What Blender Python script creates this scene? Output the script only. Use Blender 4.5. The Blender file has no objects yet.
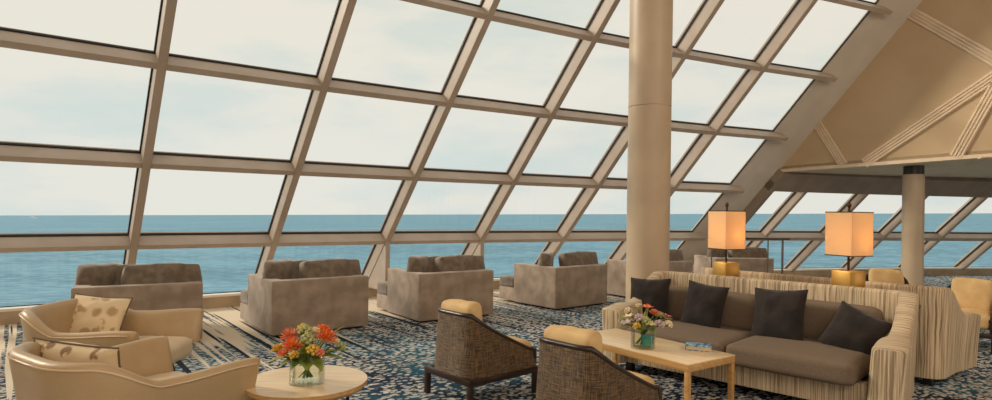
import bpy, bmesh, math, random
from mathutils import Vector, Matrix, noise
PI = math.pi
R = math.radians
COL = bpy.context.scene.collection
rnd = random.Random(7)

# ------------------------------------------------------------------ materials
def newmat(name):
    m = bpy.data.materials.new(name)
    m.use_nodes = True
    nt = m.node_tree
    b = nt.nodes['Principled BSDF']
    return m, nt, b

def N(nt, typ, **kw):
    n = nt.nodes.new(typ)
    for k, v in kw.items():
        if k in n.inputs:
            n.inputs[k].default_value = v
        else:
            setattr(n, k, v)
    return n

def rgb(r, g, b):
    f = lambda c: ((c / 255 + 0.055) / 1.055) ** 2.4 if c > 10 else c / 255 / 12.92
    return (f(r), f(g), f(b), 1)

def mixcol(nt, fac, a, b):
    m = nt.nodes.new('ShaderNodeMix')
    m.data_type = 'RGBA'
    for s, v in ((0, fac), (6, a), (7, b)):
        if hasattr(v, 'is_output'):
            nt.links.new(v, m.inputs[s])
        else:
            m.inputs[s].default_value = v
    return m.outputs[2]

def math_(nt, op, a, b=None, clamp=False):
    m = nt.nodes.new('ShaderNodeMath')
    m.operation = op
    m.use_clamp = clamp
    for s, v in ((0, a), (1, b)):
        if v is None:
            continue
        if hasattr(v, 'is_output'):
            nt.links.new(v, m.inputs[s])
        else:
            m.inputs[s].default_value = v
    return m.outputs[0]

def smooth(nt, v, lo, hi):
    m = nt.nodes.new('ShaderNodeMapRange')
    m.interpolation_type = 'SMOOTHSTEP'
    nt.links.new(v, m.inputs[0])
    m.inputs[1].default_value = lo
    m.inputs[2].default_value = hi
    return m.outputs[0]

def simple(name, c, rough=0.6, c2=None, scale=8, detail=4, bump=0.0, bscale=60, metal=0, spec=0.5, coords='Object', stretch=(1, 1, 1), sheen=0, lo=.35, hi=.65):
    m, nt, b = newmat(name)
    b.inputs['Base Color'].default_value = c
    b.inputs['Roughness'].default_value = rough
    b.inputs['Metallic'].default_value = metal
    b.inputs['Specular IOR Level'].default_value = spec
    if sheen:
        b.inputs['Sheen Weight'].default_value = sheen
    tc = N(nt, 'ShaderNodeTexCoord')
    mp = N(nt, 'ShaderNodeMapping')
    mp.inputs['Scale'].default_value = stretch
    nt.links.new(tc.outputs[coords], mp.inputs[0])
    if c2 is not None:
        n = N(nt, 'ShaderNodeTexNoise', Scale=scale, Detail=detail)
        nt.links.new(mp.outputs[0], n.inputs['Vector'])
        nt.links.new(mixcol(nt, smooth(nt, n.outputs[0], lo, hi), c, c2), b.inputs['Base Color'])
    if bump:
        n2 = N(nt, 'ShaderNodeTexNoise', Scale=bscale, Detail=3)
        nt.links.new(mp.outputs[0], n2.inputs['Vector'])
        bp = N(nt, 'ShaderNodeBump', Strength=bump, Distance=0.01)
        nt.links.new(n2.outputs[0], bp.inputs['Height'])
        nt.links.new(bp.outputs[0], b.inputs['Normal'])
    return m

M = {}
M['frame'] = simple('frame_paint', rgb(186, 169, 154), 0.45, rgb(177, 160, 144), 3, 3)
M['plate'] = simple('girder_paint', rgb(224, 214, 202), 0.5, rgb(216, 206, 194), 2, 4)
M['headbeam'] = simple('head_beam_paint', rgb(158, 142, 128), 0.6, rgb(148, 132, 118), 3, 3)
M['gasket'] = simple('black_rubber', (0.012, 0.012, 0.012, 1), 0.7)
M['ceil'] = simple('soffit_paint', rgb(232, 216, 192), 0.7, rgb(224, 208, 184), 3, 3)
M['bulk'] = simple('tan_bulkhead', rgb(200, 174, 140), 0.7, rgb(192, 165, 130), 0.9, 3, bump=.08, bscale=20)
M['band'] = simple('ribbed_trim', rgb(232, 210, 182), 0.55, rgb(222, 200, 172), 4, 2)
M['column'] = simple('column_enamel', rgb(196, 174, 146), 0.42, rgb(186, 164, 138), 2, 3)
M['kerb'] = simple('kerb_stone', rgb(196, 174, 146), 0.6, rgb(180, 158, 130), 5, 3)
M['lip'] = simple('sill_white', rgb(236, 228, 214), 0.4)
M['wall'] = simple('warm_wall', rgb(190, 165, 135), 0.8, rgb(182, 156, 126), 2, 3)
M['roof'] = simple('deckhead', rgb(200, 180, 155), 0.8, rgb(192, 172, 148), 2, 3)
M['suede'] = simple('taupe_suede', rgb(170, 150, 132), 0.95, rgb(144, 126, 110), 5, 6, bump=.15, bscale=120, sheen=.3)
M['suede_dark'] = simple('taupe_velvet_cushion', rgb(132, 116, 100), 0.9, rgb(106, 92, 78), 9, 5, bump=.35, bscale=14, sheen=.4)
M['leather'] = simple('cream_leather', rgb(192, 164, 126), 0.4, rgb(182, 153, 114), 3, 4, bump=.12, bscale=90)
M['leather_seat'] = simple('cream_leather_seat', rgb(224, 200, 166), 0.45, rgb(214, 188, 152), 3, 4, bump=.1, bscale=60)
M['dwood'] = simple('dark_wood', rgb(52, 36, 26), 0.35, rgb(38, 26, 20), 10, 4, stretch=(1, 1, 8))
M['dfoot'] = simple('dark_foot', rgb(30, 24, 20), 0.5)
M['tan'] = simple('tan_cushion', rgb(214, 180, 126), 0.7, rgb(200, 164, 112), 6, 4, bump=.25, bscale=16)
M['brown_seat'] = simple('brown_upholstery', rgb(118, 100, 83), 0.9, rgb(102, 86, 70), 110, 2, bump=.2, bscale=220, stretch=(1, 6, 1))
M['charcoal'] = simple('charcoal_velvet', rgb(46, 39, 36), 0.9, rgb(34, 29, 27), 7, 4, bump=.35, bscale=12, sheen=.08, spec=.25)
M['gold'] = simple('brushed_brass', rgb(206, 160, 84), 0.38, rgb(186, 138, 66), 6, 3, metal=.75, stretch=(1, 1, .2))
M['bronze'] = simple('dark_bronze', rgb(70, 48, 26), 0.4, metal=.7)
M['steel'] = simple('brushed_steel', rgb(120, 118, 114), 0.35, metal=.8)
M['railtop'] = simple('rail_wood', rgb(70, 54, 44), 0.4, rgb(56, 42, 34), 12, 3, stretch=(6, 1, 1))
M['paper'] = simple('book_pages', rgb(226, 204, 168), 0.8, rgb(206, 182, 144), 90, 2, stretch=(1, 1, 14))
M['stem'] = simple('green_stem', rgb(82, 104, 42), 0.6)
M['leaf'] = simple('green_leaf', rgb(84, 112, 40), 0.5, rgb(136, 146, 58), 20, 3)
M['leaf_y'] = simple('yellow_green_leaf', rgb(178, 168, 60), 0.55, rgb(116, 128, 46), 18, 3)
M['fl_orange'] = simple('orange_petal', rgb(226, 92, 30), 0.6, rgb(240, 140, 60), 30, 3)
M['fl_coral'] = simple('coral_petal', rgb(216, 104, 70), 0.6, rgb(236, 150, 110), 30, 3)
M['fl_yellow'] = simple('yellow_petal', rgb(226, 186, 66), 0.6, rgb(200, 150, 50), 30, 3)
M['fl_cream'] = simple('cream_petal', rgb(236, 220, 186), 0.6, rgb(214, 190, 150), 30, 3)
M['fl_green'] = simple('green_bloom', rgb(150, 160, 96), 0.6, rgb(196, 190, 130), 40, 3)
M['fl_mauve'] = simple('mauve_petal', rgb(176, 150, 160), 0.6, rgb(208, 190, 190), 30, 3)
M['downlight'] = simple('downlight_trim', rgb(200, 196, 188), 0.4)
M['white'] = simple('white_paint', rgb(240, 240, 238), 0.5)
M['turq'] = simple('turquoise_lining', rgb(38, 130, 140), 0.5, rgb(60, 150, 130), 12, 2)

def wood_mat(name, c1, c2, rough=.3):
    m, nt, b = newmat(name)
    tc = N(nt, 'ShaderNodeTexCoord')
    mp = N(nt, 'ShaderNodeMapping')
    mp.inputs['Scale'].default_value = (1.2, 14, 14)
    nt.links.new(tc.outputs['Object'], mp.inputs[0])
    n = N(nt, 'ShaderNodeTexNoise', Scale=3.0, Detail=6, Distortion=.6)
    nt.links.new(mp.outputs[0], n.inputs['Vector'])
    nt.links.new(mixcol(nt, smooth(nt, n.outputs[0], .3, .7), c1, c2), b.inputs['Base Color'])
    b.inputs['Roughness'].default_value = rough
    return m
M['oak'] = wood_mat('pale_oak_top', rgb(240, 216, 178), rgb(226, 196, 152), .28)
M['oak_edge'] = wood_mat('oak_edge', rgb(206, 162, 104), rgb(184, 140, 86), .4)
M['oak_leg'] = wood_mat('golden_oak_leg', rgb(196, 152, 92), rgb(172, 128, 74), .4)

def stripe_mat():
    m, nt, b = newmat('corded_stripe_fabric')
    uv = N(nt, 'ShaderNodeUVMap')
    sp = N(nt, 'ShaderNodeSeparateXYZ')
    nt.links.new(uv.outputs[0], sp.inputs[0])
    nw = N(nt, 'ShaderNodeTexNoise', Scale=7.0, Detail=2)
    nt.links.new(uv.outputs[0], nw.inputs['Vector'])
    u = math_(nt, 'ADD', math_(nt, 'MULTIPLY', sp.outputs[0], 125.0), math_(nt, 'MULTIPLY', nw.outputs[0], .9))
    cb = N(nt, 'ShaderNodeCombineXYZ')
    nt.links.new(u, cb.inputs[0])
    nt.links.new(math_(nt, 'MULTIPLY', sp.outputs[1], 1.3), cb.inputs[1])
    n = N(nt, 'ShaderNodeTexNoise', Scale=1.0, Detail=3, Roughness=.6)
    nt.links.new(cb.outputs[0], n.inputs['Vector'])
    f = smooth(nt, n.outputs[0], .36, .6)
    nt.links.new(mixcol(nt, f, rgb(140, 118, 92), rgb(214, 192, 160)), b.inputs['Base Color'])
    b.inputs['Roughness'].default_value = .85
    bp = N(nt, 'ShaderNodeBump', Strength=.5, Distance=.008)
    nt.links.new(f, bp.inputs['Height'])
    nt.links.new(bp.outputs[0], b.inputs['Normal'])
    return m
M['stripe'] = stripe_mat()

def wicker_mat():
    m, nt, b = newmat('woven_wicker')
    uv = N(nt, 'ShaderNodeUVMap')
    sp = N(nt, 'ShaderNodeSeparateXYZ')
    nt.links.new(uv.outputs[0], sp.inputs[0])
    su = math_(nt, 'SINE', math_(nt, 'MULTIPLY', sp.outputs[0], 620.0))
    sv = math_(nt, 'SINE', math_(nt, 'MULTIPLY', sp.outputs[1], 700.0))
    w = math_(nt, 'MULTIPLY', su, sv)
    def streak(sx, sy, off):
        mp = N(nt, 'ShaderNodeMapping')
        mp.inputs['Scale'].default_value = (sx, sy, 1)
        mp.inputs['Location'].default_value = (off, 0, 0)
        nt.links.new(uv.outputs[0], mp.inputs[0])
        n = N(nt, 'ShaderNodeTexNoise', Scale=1.0, Detail=4, Roughness=.7)
        nt.links.new(mp.outputs[0], n.inputs['Vector'])
        return n.outputs[0]
    h = math_(nt, 'ADD', streak(12, 120, 0), streak(120, 8, 5))
    f = smooth(nt, math_(nt, 'ADD', h, math_(nt, 'MULTIPLY', w, .1)), .82, 1.2)
    nt.links.new(mixcol(nt, f, rgb(42, 31, 20), rgb(138, 108, 74)), b.inputs['Base Color'])
    b.inputs['Roughness'].default_value = .55
    bp = N(nt, 'ShaderNodeBump', Strength=.6, Distance=.004)
    nt.links.new(w, bp.inputs['Height'])
    nt.links.new(bp.outputs[0], b.inputs['Normal'])
    return m
M['wicker'] = wicker_mat()

def shade_mat():
    m, nt, b = newmat('lampshade_linen')
    out = nt.nodes['Material Output']
    nt.nodes.remove(b)
    c = rgb(252, 228, 186)
    d = N(nt, 'ShaderNodeBsdfDiffuse', Color=c)
    t = N(nt, 'ShaderNodeBsdfTranslucent', Color=rgb(252, 214, 154))
    mx = N(nt, 'ShaderNodeMixShader', Fac=.45)
    nt.links.new(d.outputs[0], mx.inputs[1])
    nt.links.new(t.outputs[0], mx.inputs[2])
    nt.links.new(mx.outputs[0], out.inputs[0])
    return m
M['shade'] = shade_mat()

def pane_mat(name, tint, fres, rough=0.0):
    m, nt, b = newmat(name)
    out = nt.nodes['Material Output']
    nt.nodes.remove(b)
    t = N(nt, 'ShaderNodeBsdfTransparent', Color=tint)
    g = N(nt, 'ShaderNodeBsdfGlossy', Roughness=rough)
    f = N(nt, 'ShaderNodeFresnel', IOR=1.4)
    mx = N(nt, 'ShaderNodeMixShader')
    nt.links.new(math_(nt, 'MULTIPLY', f.outputs[0], fres), mx.inputs[0])
    nt.links.new(t.outputs[0], mx.inputs[1])
    nt.links.new(g.outputs[0], mx.inputs[2])
    nt.links.new(mx.outputs[0], out.inputs[0])
    return m
M['pane'] = pane_mat('window_glass', (.99, .992, .988, 1), .03)
M['vase'] = pane_mat('vase_glass', (.985, .99, .975, 1), .5)
M['water'] = pane_mat('vase_water', (.96, .97, .90, 1), .25)

def floral_mat(name, base, dark, scale=9):
    m, nt, b = newmat(name)
    tc = N(nt, 'ShaderNodeTexCoord')
    v = N(nt, 'ShaderNodeTexVoronoi', Scale=scale)
    n = N(nt, 'ShaderNodeTexNoise', Scale=14.0, Detail=4)
    nt.links.new(tc.outputs['Object'], v.inputs['Vector'])
    nt.links.new(tc.outputs['Object'], n.inputs['Vector'])
    f = math_(nt, 'MULTIPLY', smooth(nt, v.outputs['Distance'], .5, .34), smooth(nt, n.outputs[0], .44, .52))
    nt.links.new(mixcol(nt, f, base, dark), b.inputs['Base Color'])
    b.inputs['Roughness'].default_value = .8
    return m
M['floral'] = floral_mat('leaf_print_cream', rgb(232, 208, 170), rgb(188, 156, 116), 8)
M['floral2'] = floral_mat('leaf_print_brown', rgb(222, 200, 164), rgb(146, 116, 84), 12)

def cover_mat():
    m, nt, b = newmat('blue_print_cover')
    tc = N(nt, 'ShaderNodeTexCoord')
    n = N(nt, 'ShaderNodeTexNoise', Scale=30.0, Detail=2)
    nt.links.new(tc.outputs['Object'], n.inputs['Vector'])
    f = smooth(nt, n.outputs[0], .46, .54)
    nt.links.new(mixcol(nt, f, rgb(24, 92, 150), rgb(150, 200, 220)), b.inputs['Base Color'])
    b.inputs['Roughness'].default_value = .35
    return m
M['cover'] = cover_mat()

TH = 0.6646
NX, NY = -math.sin(TH), math.cos(TH)

def carpet_mat():
    m, nt, b = newmat('patterned_carpet')
    tc = N(nt, 'ShaderNodeTexCoord')
    mp = N(nt, 'ShaderNodeMapping')
    mp.vector_type = 'POINT'
    mp.inputs['Rotation'].default_value = (0, 0, -TH)     # x along the windows, y towards them
    nt.links.new(tc.outputs['Object'], mp.inputs[0])
    sp = N(nt, 'ShaderNodeSeparateXYZ')
    nt.links.new(mp.outputs[0], sp.inputs[0])
    a = sp.outputs[1]; bb = sp.outputs[0]
    def nz(sx, sy, detail=2, off=0, rough=.5, dist=0):
        q = N(nt, 'ShaderNodeMapping')
        q.inputs['Scale'].default_value = (sx, sy, 1)
        q.inputs['Location'].default_value = (off, off * .7, 0)
        nt.links.new(mp.outputs[0], q.inputs[0])
        n = N(nt, 'ShaderNodeTexNoise', Scale=1.0, Detail=detail, Roughness=rough, Distortion=dist)
        nt.links.new(q.outputs[0], n.inputs['Vector'])
        return n.outputs[0]
    # ground colours
    base = mixcol(nt, smooth(nt, nz(.8, .5, 2, 3), .42, .6), rgb(20, 38, 60), rgb(28, 90, 110))
    base = mixcol(nt, smooth(nt, nz(5, 3, 2, 9), .5, .68), base, rgb(40, 64, 90))
    # pale dabs like fish scales
    q = N(nt, 'ShaderNodeMapping')
    q.inputs['Scale'].default_value = (19, 28, 1)
    nt.links.new(mp.outputs[0], q.inputs[0])
    v = N(nt, 'ShaderNodeTexVoronoi', Scale=1.0)
    v.feature = 'F1'
    nt.links.new(q.outputs[0], v.inputs['Vector'])
    dab = smooth(nt, v.outputs['Distance'], .60, .42)
    sep = N(nt, 'ShaderNodeSeparateColor')
    nt.links.new(v.outputs['Color'], sep.inputs[0])
    keep = smooth(nt, math_(nt, 'ADD', math_(nt, 'MULTIPLY', sep.outputs[0], .5), nz(.5, .6, 2, 1)),   .34, .52)
    greys = mixcol(nt, sep.outputs[1], rgb(146, 148, 148), rgb(216, 208, 196))
    base = mixcol(nt, math_(nt, 'MULTIPLY', dab, keep), base, greys)
    # long streaks running towards the windows, sun glints painted in near the glass
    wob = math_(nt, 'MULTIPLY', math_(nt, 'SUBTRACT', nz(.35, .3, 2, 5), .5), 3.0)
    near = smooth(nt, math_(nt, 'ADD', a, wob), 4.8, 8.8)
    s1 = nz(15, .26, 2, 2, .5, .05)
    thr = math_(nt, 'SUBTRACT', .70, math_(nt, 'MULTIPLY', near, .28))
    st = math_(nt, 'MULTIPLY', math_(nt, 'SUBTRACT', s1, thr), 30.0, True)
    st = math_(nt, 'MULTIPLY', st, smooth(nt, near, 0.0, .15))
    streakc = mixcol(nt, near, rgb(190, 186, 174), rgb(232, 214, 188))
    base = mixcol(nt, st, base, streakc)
    s2 = nz(13, .3, 1, 22, .5, .05)
    st2 = math_(nt, 'MULTIPLY', math_(nt, 'SUBTRACT', s2, .60), 30.0, True)
    st2 = math_(nt, 'MULTIPLY', st2, smooth(nt, near, 0.02, .25))
    base = mixcol(nt, st2, base, rgb(22, 34, 48))
    nt.links.new(base, b.inputs['Base Color'])
    b.inputs['Roughness'].default_value = .95
    b.inputs['Specular IOR Level'].default_value = .2
    return m
M['carpet'] = carpet_mat()

def sea_mat():
    m, nt, b = newmat('sea_water')
    tc = N(nt, 'ShaderNodeTexCoord')
    def nz(sx, sy, sc, det):
        mp = N(nt, 'ShaderNodeMapping')
        mp.inputs['Scale'].default_value = (sx, sy, 1)
        nt.links.new(tc.outputs['Object'], mp.inputs[0])
        n = N(nt, 'ShaderNodeTexNoise', Scale=sc, Detail=det, Roughness=.6)
        nt.links.new(mp.outputs[0], n.inputs['Vector'])
        return n.outputs[0]
    big = smooth(nt, nz(1, 2.5, .004, 4), .4, .62)
    c = mixcol(nt, big, rgb(80, 128, 154), rgb(98, 148, 174))
    rip = smooth(nt, nz(1, 2.2, .09, 5), .4, .66)
    c = mixcol(nt, math_(nt, 'MULTIPLY', rip, .55), c, rgb(146, 186, 202))
    nt.links.new(c, b.inputs['Base Color'])
    b.inputs['Roughness'].default_value = .6
    b.inputs['IOR'].default_value = 1.33
    b.inputs['Specular IOR Level'].default_value = .25
    bp = N(nt, 'ShaderNodeBump', Strength=.5, Distance=1.5)
    nt.links.new(nz(1, 2.2, .09, 5), bp.inputs['Height'])
    nt.links.new(bp.outputs[0], b.inputs['Normal'])
    return m
M['sea'] = sea_mat()

# ------------------------------------------------------------------ helpers
def finish(bm, name, mat, parent=None, smooth_ang=38, loc=None):
    me = bpy.data.meshes.new(name)
    bm.normal_update()
    bm.to_mesh(me)
    bm.free()
    me.polygons.foreach_set('use_smooth', [True] * len(me.polygons))
    me.set_sharp_from_angle(angle=R(smooth_ang))
    me.materials.append(mat)
    o = bpy.data.objects.new(name, me)
    COL.objects.link(o)
    if parent is not None:
        o.parent = parent
    if loc is not None:
        o.location = loc
    return o

def thing(name, label, cat, loc=(0, 0, 0), rotz=0, group=None):
    o = bpy.data.objects.new(name, None)
    o.empty_display_size = .1
    COL.objects.link(o)
    o.location = loc
    o.rotation_euler = (0, 0, rotz)
    return tag(o, label, cat, group)

def tag(o, label, cat, group=None):
    o['label'] = label
    o['category'] = cat
    if group:
        o['group'] = group
    return o

def struct(name, bm, mat, parent=None, ang=38):
    o = finish(bm, name, mat, parent, ang)
    if parent is None:
        o['kind'] = 'structure'
    return o

def copy_tree(o, parent=None):
    c = o.copy()
    COL.objects.link(c)
    c.parent = parent
    for ch in list(o.children):
        copy_tree(ch, c)
    return c

def box(bm, c, s, rot=0, bev=0, seg=2, mat=None):
    """box centred at c, size s, rotated about z, optional bevel"""
    t = bmesh.new()
    bmesh.ops.create_cube(t, size=1)
    bmesh.ops.scale(t, vec=s, verts=t.verts)
    if bev:
        bmesh.ops.bevel(t, geom=t.edges[:], offset=bev, segments=seg, profile=.5, affect='EDGES')
    bmesh.ops.transform(t, matrix=Matrix.Translation(c) @ (mat if mat is not None else Matrix.Rotation(rot, 4, 'Z')), verts=t.verts)
    merge(bm, t)

def merge(bm, t):
    me = bpy.data.meshes.new('tmp')
    t.to_mesh(me)
    t.free()
    bm.from_mesh(me)
    bpy.data.meshes.remove(me)

def hexa(bm, p):
    """8 points: bottom loop 0-3, top loop 4-7"""
    v = [bm.verts.new(q) for q in p]
    for f in ((3, 2, 1, 0), (4, 5, 6, 7), (0, 1, 5, 4), (1, 2, 6, 5), (2, 3, 7, 6), (3, 0, 4, 7)):
        bm.faces.new([v[i] for i in f])

def tube(bm, pts, rad, n=8, caps=True, squash=1.0):
    pts = [Vector(p) for p in pts]
    rads = rad if isinstance(rad, (list, tuple)) else [rad] * len(pts)
    rings = []
    up = Vector((0, 0, 1))
    for i, p in enumerate(pts):
        t = (pts[min(i + 1, len(pts) - 1)] - pts[max(i - 1, 0)]).normalized()
        x = t.cross(up)
        if x.length < .05:
            x = t.cross(Vector((1, 0, 0)))
        x.normalize()
        y = x.cross(t).normalized()
        rings.append([bm.verts.new(p + rads[i] * (math.cos(a) * x + squash * math.sin(a) * y)) for a in [2 * PI * k / n for k in range(n)]])
    for a, b in zip(rings, rings[1:]):
        for k in range(n):
            bm.faces.new((a[k], a[(k + 1) % n], b[(k + 1) % n], b[k]))
    if caps:
        bm.faces.new(rings[0][::-1])
        bm.faces.new(rings[-1])

def lathe(bm, prof, n=48, c=(0, 0, 0)):
    rings = []
    for r, z in prof:
        rings.append([bm.verts.new((c[0] + r * math.cos(2 * PI * k / n), c[1] + r * math.sin(2 * PI * k / n), c[2] + z)) for k in range(n)])
    for a, b in zip(rings, rings[1:]):
        for k in range(n):
            bm.faces.new((a[k], a[(k + 1) % n], b[(k + 1) % n], b[k]))
    bm.faces.new(rings[0][::-1])
    bm.faces.new(rings[-1])

def cushion(bm, w, d, h, c=(0, 0, 0), r=.04, bulge=.03, side=.015, rot=None, n=10, wr=0.0, seed=0):
    """rounded box cushion with swollen faces"""
    t = bmesh.new()
    bmesh.ops.create_cube(t, size=2)
    bmesh.ops.subdivide_edges(t, edges=t.edges[:], cuts=n, use_grid_fill=True)
    hw, hd, hh = w / 2, d / 2, h / 2
    r = min(r, hw, hd, hh)
    for v in t.verts:
        x, y, z = v.co
        f = lambda a: math.copysign(abs(a) ** .75, a)
        p = Vector((f(x) * hw, f(y) * hd, f(z) * hh))
        q = Vector((max(-hw + r, min(hw - r, p.x)), max(-hd + r, min(hd - r, p.y)), max(-hh + r, min(hh - r, p.z))))
        e = p - q
        if e.length > r:
            e = e.normalized() * r
        p = q + e
        bx, by, bz = 1 - (p.x / hw) ** 2, 1 - (p.y / hd) ** 2, 1 - (p.z / hh) ** 2
        bx, by, bz = (max(0, k) for k in (bx, by, bz))
        p.z += (1 if p.z > 0 else -1) * bulge * bx * by * min(1, abs(p.z) / hh * 1.2)
        p.x += math.copysign(side, p.x) * by * bz * min(1, abs(p.x) / hw)
        p.y += math.copysign(side, p.y) * bx * bz * min(1, abs(p.y) / hd)
        if wr:
            k = noise.noise(Vector((p.x * 7 + seed, p.y * 7, p.z * 7))) * wr
            p += p.normalized() * k
        v.co = p
    m = Matrix.Translation(c) @ (rot if rot is not None else Matrix.Identity(4))
    bmesh.ops.transform(t, matrix=m, verts=t.verts)
    merge(bm, t)

def pillow(bm, w, h, t, n=16, pull=.07, seed=0):
    """throw pillow in the local xz plane, thickness along y, knife edge, pointed corners"""
    grid = {}
    for side in (1, -1):
        for i in range(n + 1):
            for j in range(n + 1):
                u, v = -1 + 2 * i / n, -1 + 2 * j / n
                edge = i in (0, n) or j in (0, n)
                if side == -1 and edge:
                    grid[side, i, j] = grid[1, i, j]
                    continue
                x = u * w / 2 * (1 - pull * (1 - v * v))
                z = v * h / 2 * (1 - pull * (1 - u * u))
                f = (max(0, 1 - abs(u) ** 2.6) ** .55) * (max(0, 1 - abs(v) ** 2.6) ** .55)
                y = side * t / 2 * f
                k = noise.noise(Vector((u * 2.2 + seed, v * 2.2, side * 3 + seed))) * .02 + noise.noise(Vector((u * 5 + seed, v * 3, seed))) * .008
                grid[side, i, j] = bm.verts.new((x, y + k * f * side, z + (0 if edge else k * .3)))
    for side in (1, -1):
        for i in range(n):
            for j in range(n):
                q = [grid[side, i, j], grid[side, i + 1, j], grid[side, i + 1, j + 1], grid[side, i, j + 1]]
                if side == 1:
                    q.reverse()
                bm.faces.new(q)

def upath(W, D, Rr, step=.03, flare=0.0):
    """U in plan: local +Y is the front, back at y=0. returns (x,y,outx,outy,s)"""
    raw = []
    n1 = 24
    for k in range(n1):
        raw.append((-W / 2 - flare * (1 - k / n1), D + (Rr - D) * k / n1))
    for k in range(17):
        a = PI + (PI / 2) * k / 16
        raw.append((-W / 2 + Rr + Rr * math.cos(a), Rr + Rr * math.sin(a)))
    for k in range(1, 12):
        raw.append((-W / 2 + Rr + (W - 2 * Rr) * k / 12, 0))
    for k in range(17):
        a = -PI / 2 + (PI / 2) * k / 16
        raw.append((W / 2 - Rr + Rr * math.cos(a), Rr + Rr * math.sin(a)))
    for k in range(1, n1 + 1):
        raw.append((W / 2 + flare * (k / n1), Rr + (D - Rr) * k / n1))
    L = [0]
    for a, b in zip(raw, raw[1:]):
        L.append(L[-1] + math.hypot(b[0] - a[0], b[1] - a[1]))
    n = int(L[-1] / step)
    out = []
    j = 0
    for k in range(n + 1):
        s = L[-1] * k / n
        while j < len(L) - 2 and L[j + 1] < s:
            j += 1
        t = (s - L[j]) / max(1e-6, L[j + 1] - L[j])
        out.append([raw[j][0] + t * (raw[j + 1][0] - raw[j][0]), raw[j][1] + t * (raw[j + 1][1] - raw[j][1]), 0, 0, s])
    for k in range(len(out)):
        a, b = out[max(0, k - 1)], out[min(len(out) - 1, k + 1)]
        tx, ty = b[0] - a[0], b[1] - a[1]
        l = math.hypot(tx, ty)
        out[k][2], out[k][3] = ty / l, -tx / l
    return out

def uloft(bm, path, bot, top, thick, lean, power=1.6, nz=6, nr=6, rc=None):
    """shell swept along the path: bot/top/thick/lean are functions of (x, y)"""
    uvl = bm.loops.layers.uv.verify()
    tot = path[-1][4]
    secs = []
    ext = []
    k0 = thick(path[0][0], path[0][1]) / 2
    for side in (0, 1):
        P, Q = (path[0], path[1]) if side == 0 else (path[-1], path[-2])
        dx, dy = P[0] - Q[0], P[1] - Q[1]
        l = math.hypot(dx, dy)
        dx, dy = dx / l, dy / l
        kk = thick(P[0], P[1]) / 2
        ex = []
        rk = kk if rc is None else min(rc, kk)
        for a in (30, 60, 80):
            e = rk * math.sin(R(a))
            ex.append((P[0], P[1], P[2], P[3], P[4] + (e if side else -e), (kk - rk + rk * math.cos(R(a))) / kk, dx * e, dy * e))
        ext.append(ex)
    seq = [e for e in reversed(ext[0])] + [(p[0], p[1], p[2], p[3], p[4], 1, 0, 0) for p in path] + ext[1]
    for (x, y, ox, oy, s, cs, ex, ey) in seq:
        b, t, k, ln = bot(x, y), top(x, y), thick(x, y) * max(cs, .18), lean(x, y)
        r = k / 2
        q = r if rc is None else min(rc, r)
        t2 = t - (1 - cs) * thick(x, y) * .25
        loop = []
        H = t2 - q - b
        off = lambda z: ln * (max(0, (z - b)) / max(.01, t2 - b)) ** power
        for j in range(nz + 1):
            z = b + H * j / nz
            loop.append((r, z))
        for j in range(1, nr):
            a = PI * j / nr
            loop.append((math.copysign(r - q, math.cos(a)) + q * math.cos(a) if abs(math.cos(a)) > 1e-6 else 0, t2 - q + q * math.sin(a)))
        for j in range(nz, -1, -1):
            z = b + H * j / nz
            loop.append((-r, z))
        vl, ring = 0, []
        prev = loop[0]
        for (o_, z) in loop:
            vl += math.hypot(o_ - prev[0], z - prev[1])
            prev = (o_, z)
            oo = o_ + off(z)
            ring.append((bm.verts.new((x + ex + ox * oo, y + ey + oy * oo, z)), s, vl + b))
        secs.append(ring)
    n = len(secs[0])
    for A, B in zip(secs, secs[1:]):
        for j in range(n):
            k = (j + 1) % n
            q = [A[j], A[k], B[k], B[j]]
            f = bm.faces.new([w[0] for w in q])
            for lp, w in zip(f.loops, q):
                lp[uvl].uv = (w[1], w[2] if not (k == 0 and w[2] < .001) else w[2])
    for ring, rev in ((secs[0], True), (secs[-1], False)):
        q = ring[::-1] if rev else ring
        f = bm.faces.new([w[0] for w in q])
        for lp, w in zip(f.loops, q):
            co = w[0].co
            lp[uvl].uv = (w[1] + co.x * .7, co.z)
    bmesh.ops.recalc_face_normals(bm, faces=bm.faces[:])

def face_rot(fx, fy):
    return math.atan2(-fx, fy)

def sstep(x, a, b):
    t = max(0, min(1, (x - a) / (b - a)))
    return t * t * (3 - 2 * t)

# ------------------------------------------------------------------ window wall geometry
EYE = 1.5
KAP, W0 = 0.0447, 1.7641
INC = 0.8799
def P0(i):
    a1 = TH - KAP * i
    return Vector((-4.5534 + W0 / KAP * -(math.sin(a1) - math.sin(TH)), 7.6467 + W0 / KAP * (math.cos(a1) - math.cos(TH)), 0))
def G(i, z):
    """point on the glass surface at mullion parameter i and height z above the floor"""
    p = P0(i)
    return Vector((p.x - NX * INC * (z - EYE), p.y - NY * INC * (z - EYE), z))
NIN = Vector((-NX, -NY, -INC)).normalized()       # inward normal of the sloping glass
UPS = Vector((-NX * INC, -NY * INC, 1)).normalized()
ROWS = [0.2, 1.145, 2.145, 3.145, 4.145, 5.145, 6.145]
IG = 5.925
def chord(i):
    return (P0(i + .5) - P0(i - .5)).normalized()

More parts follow.
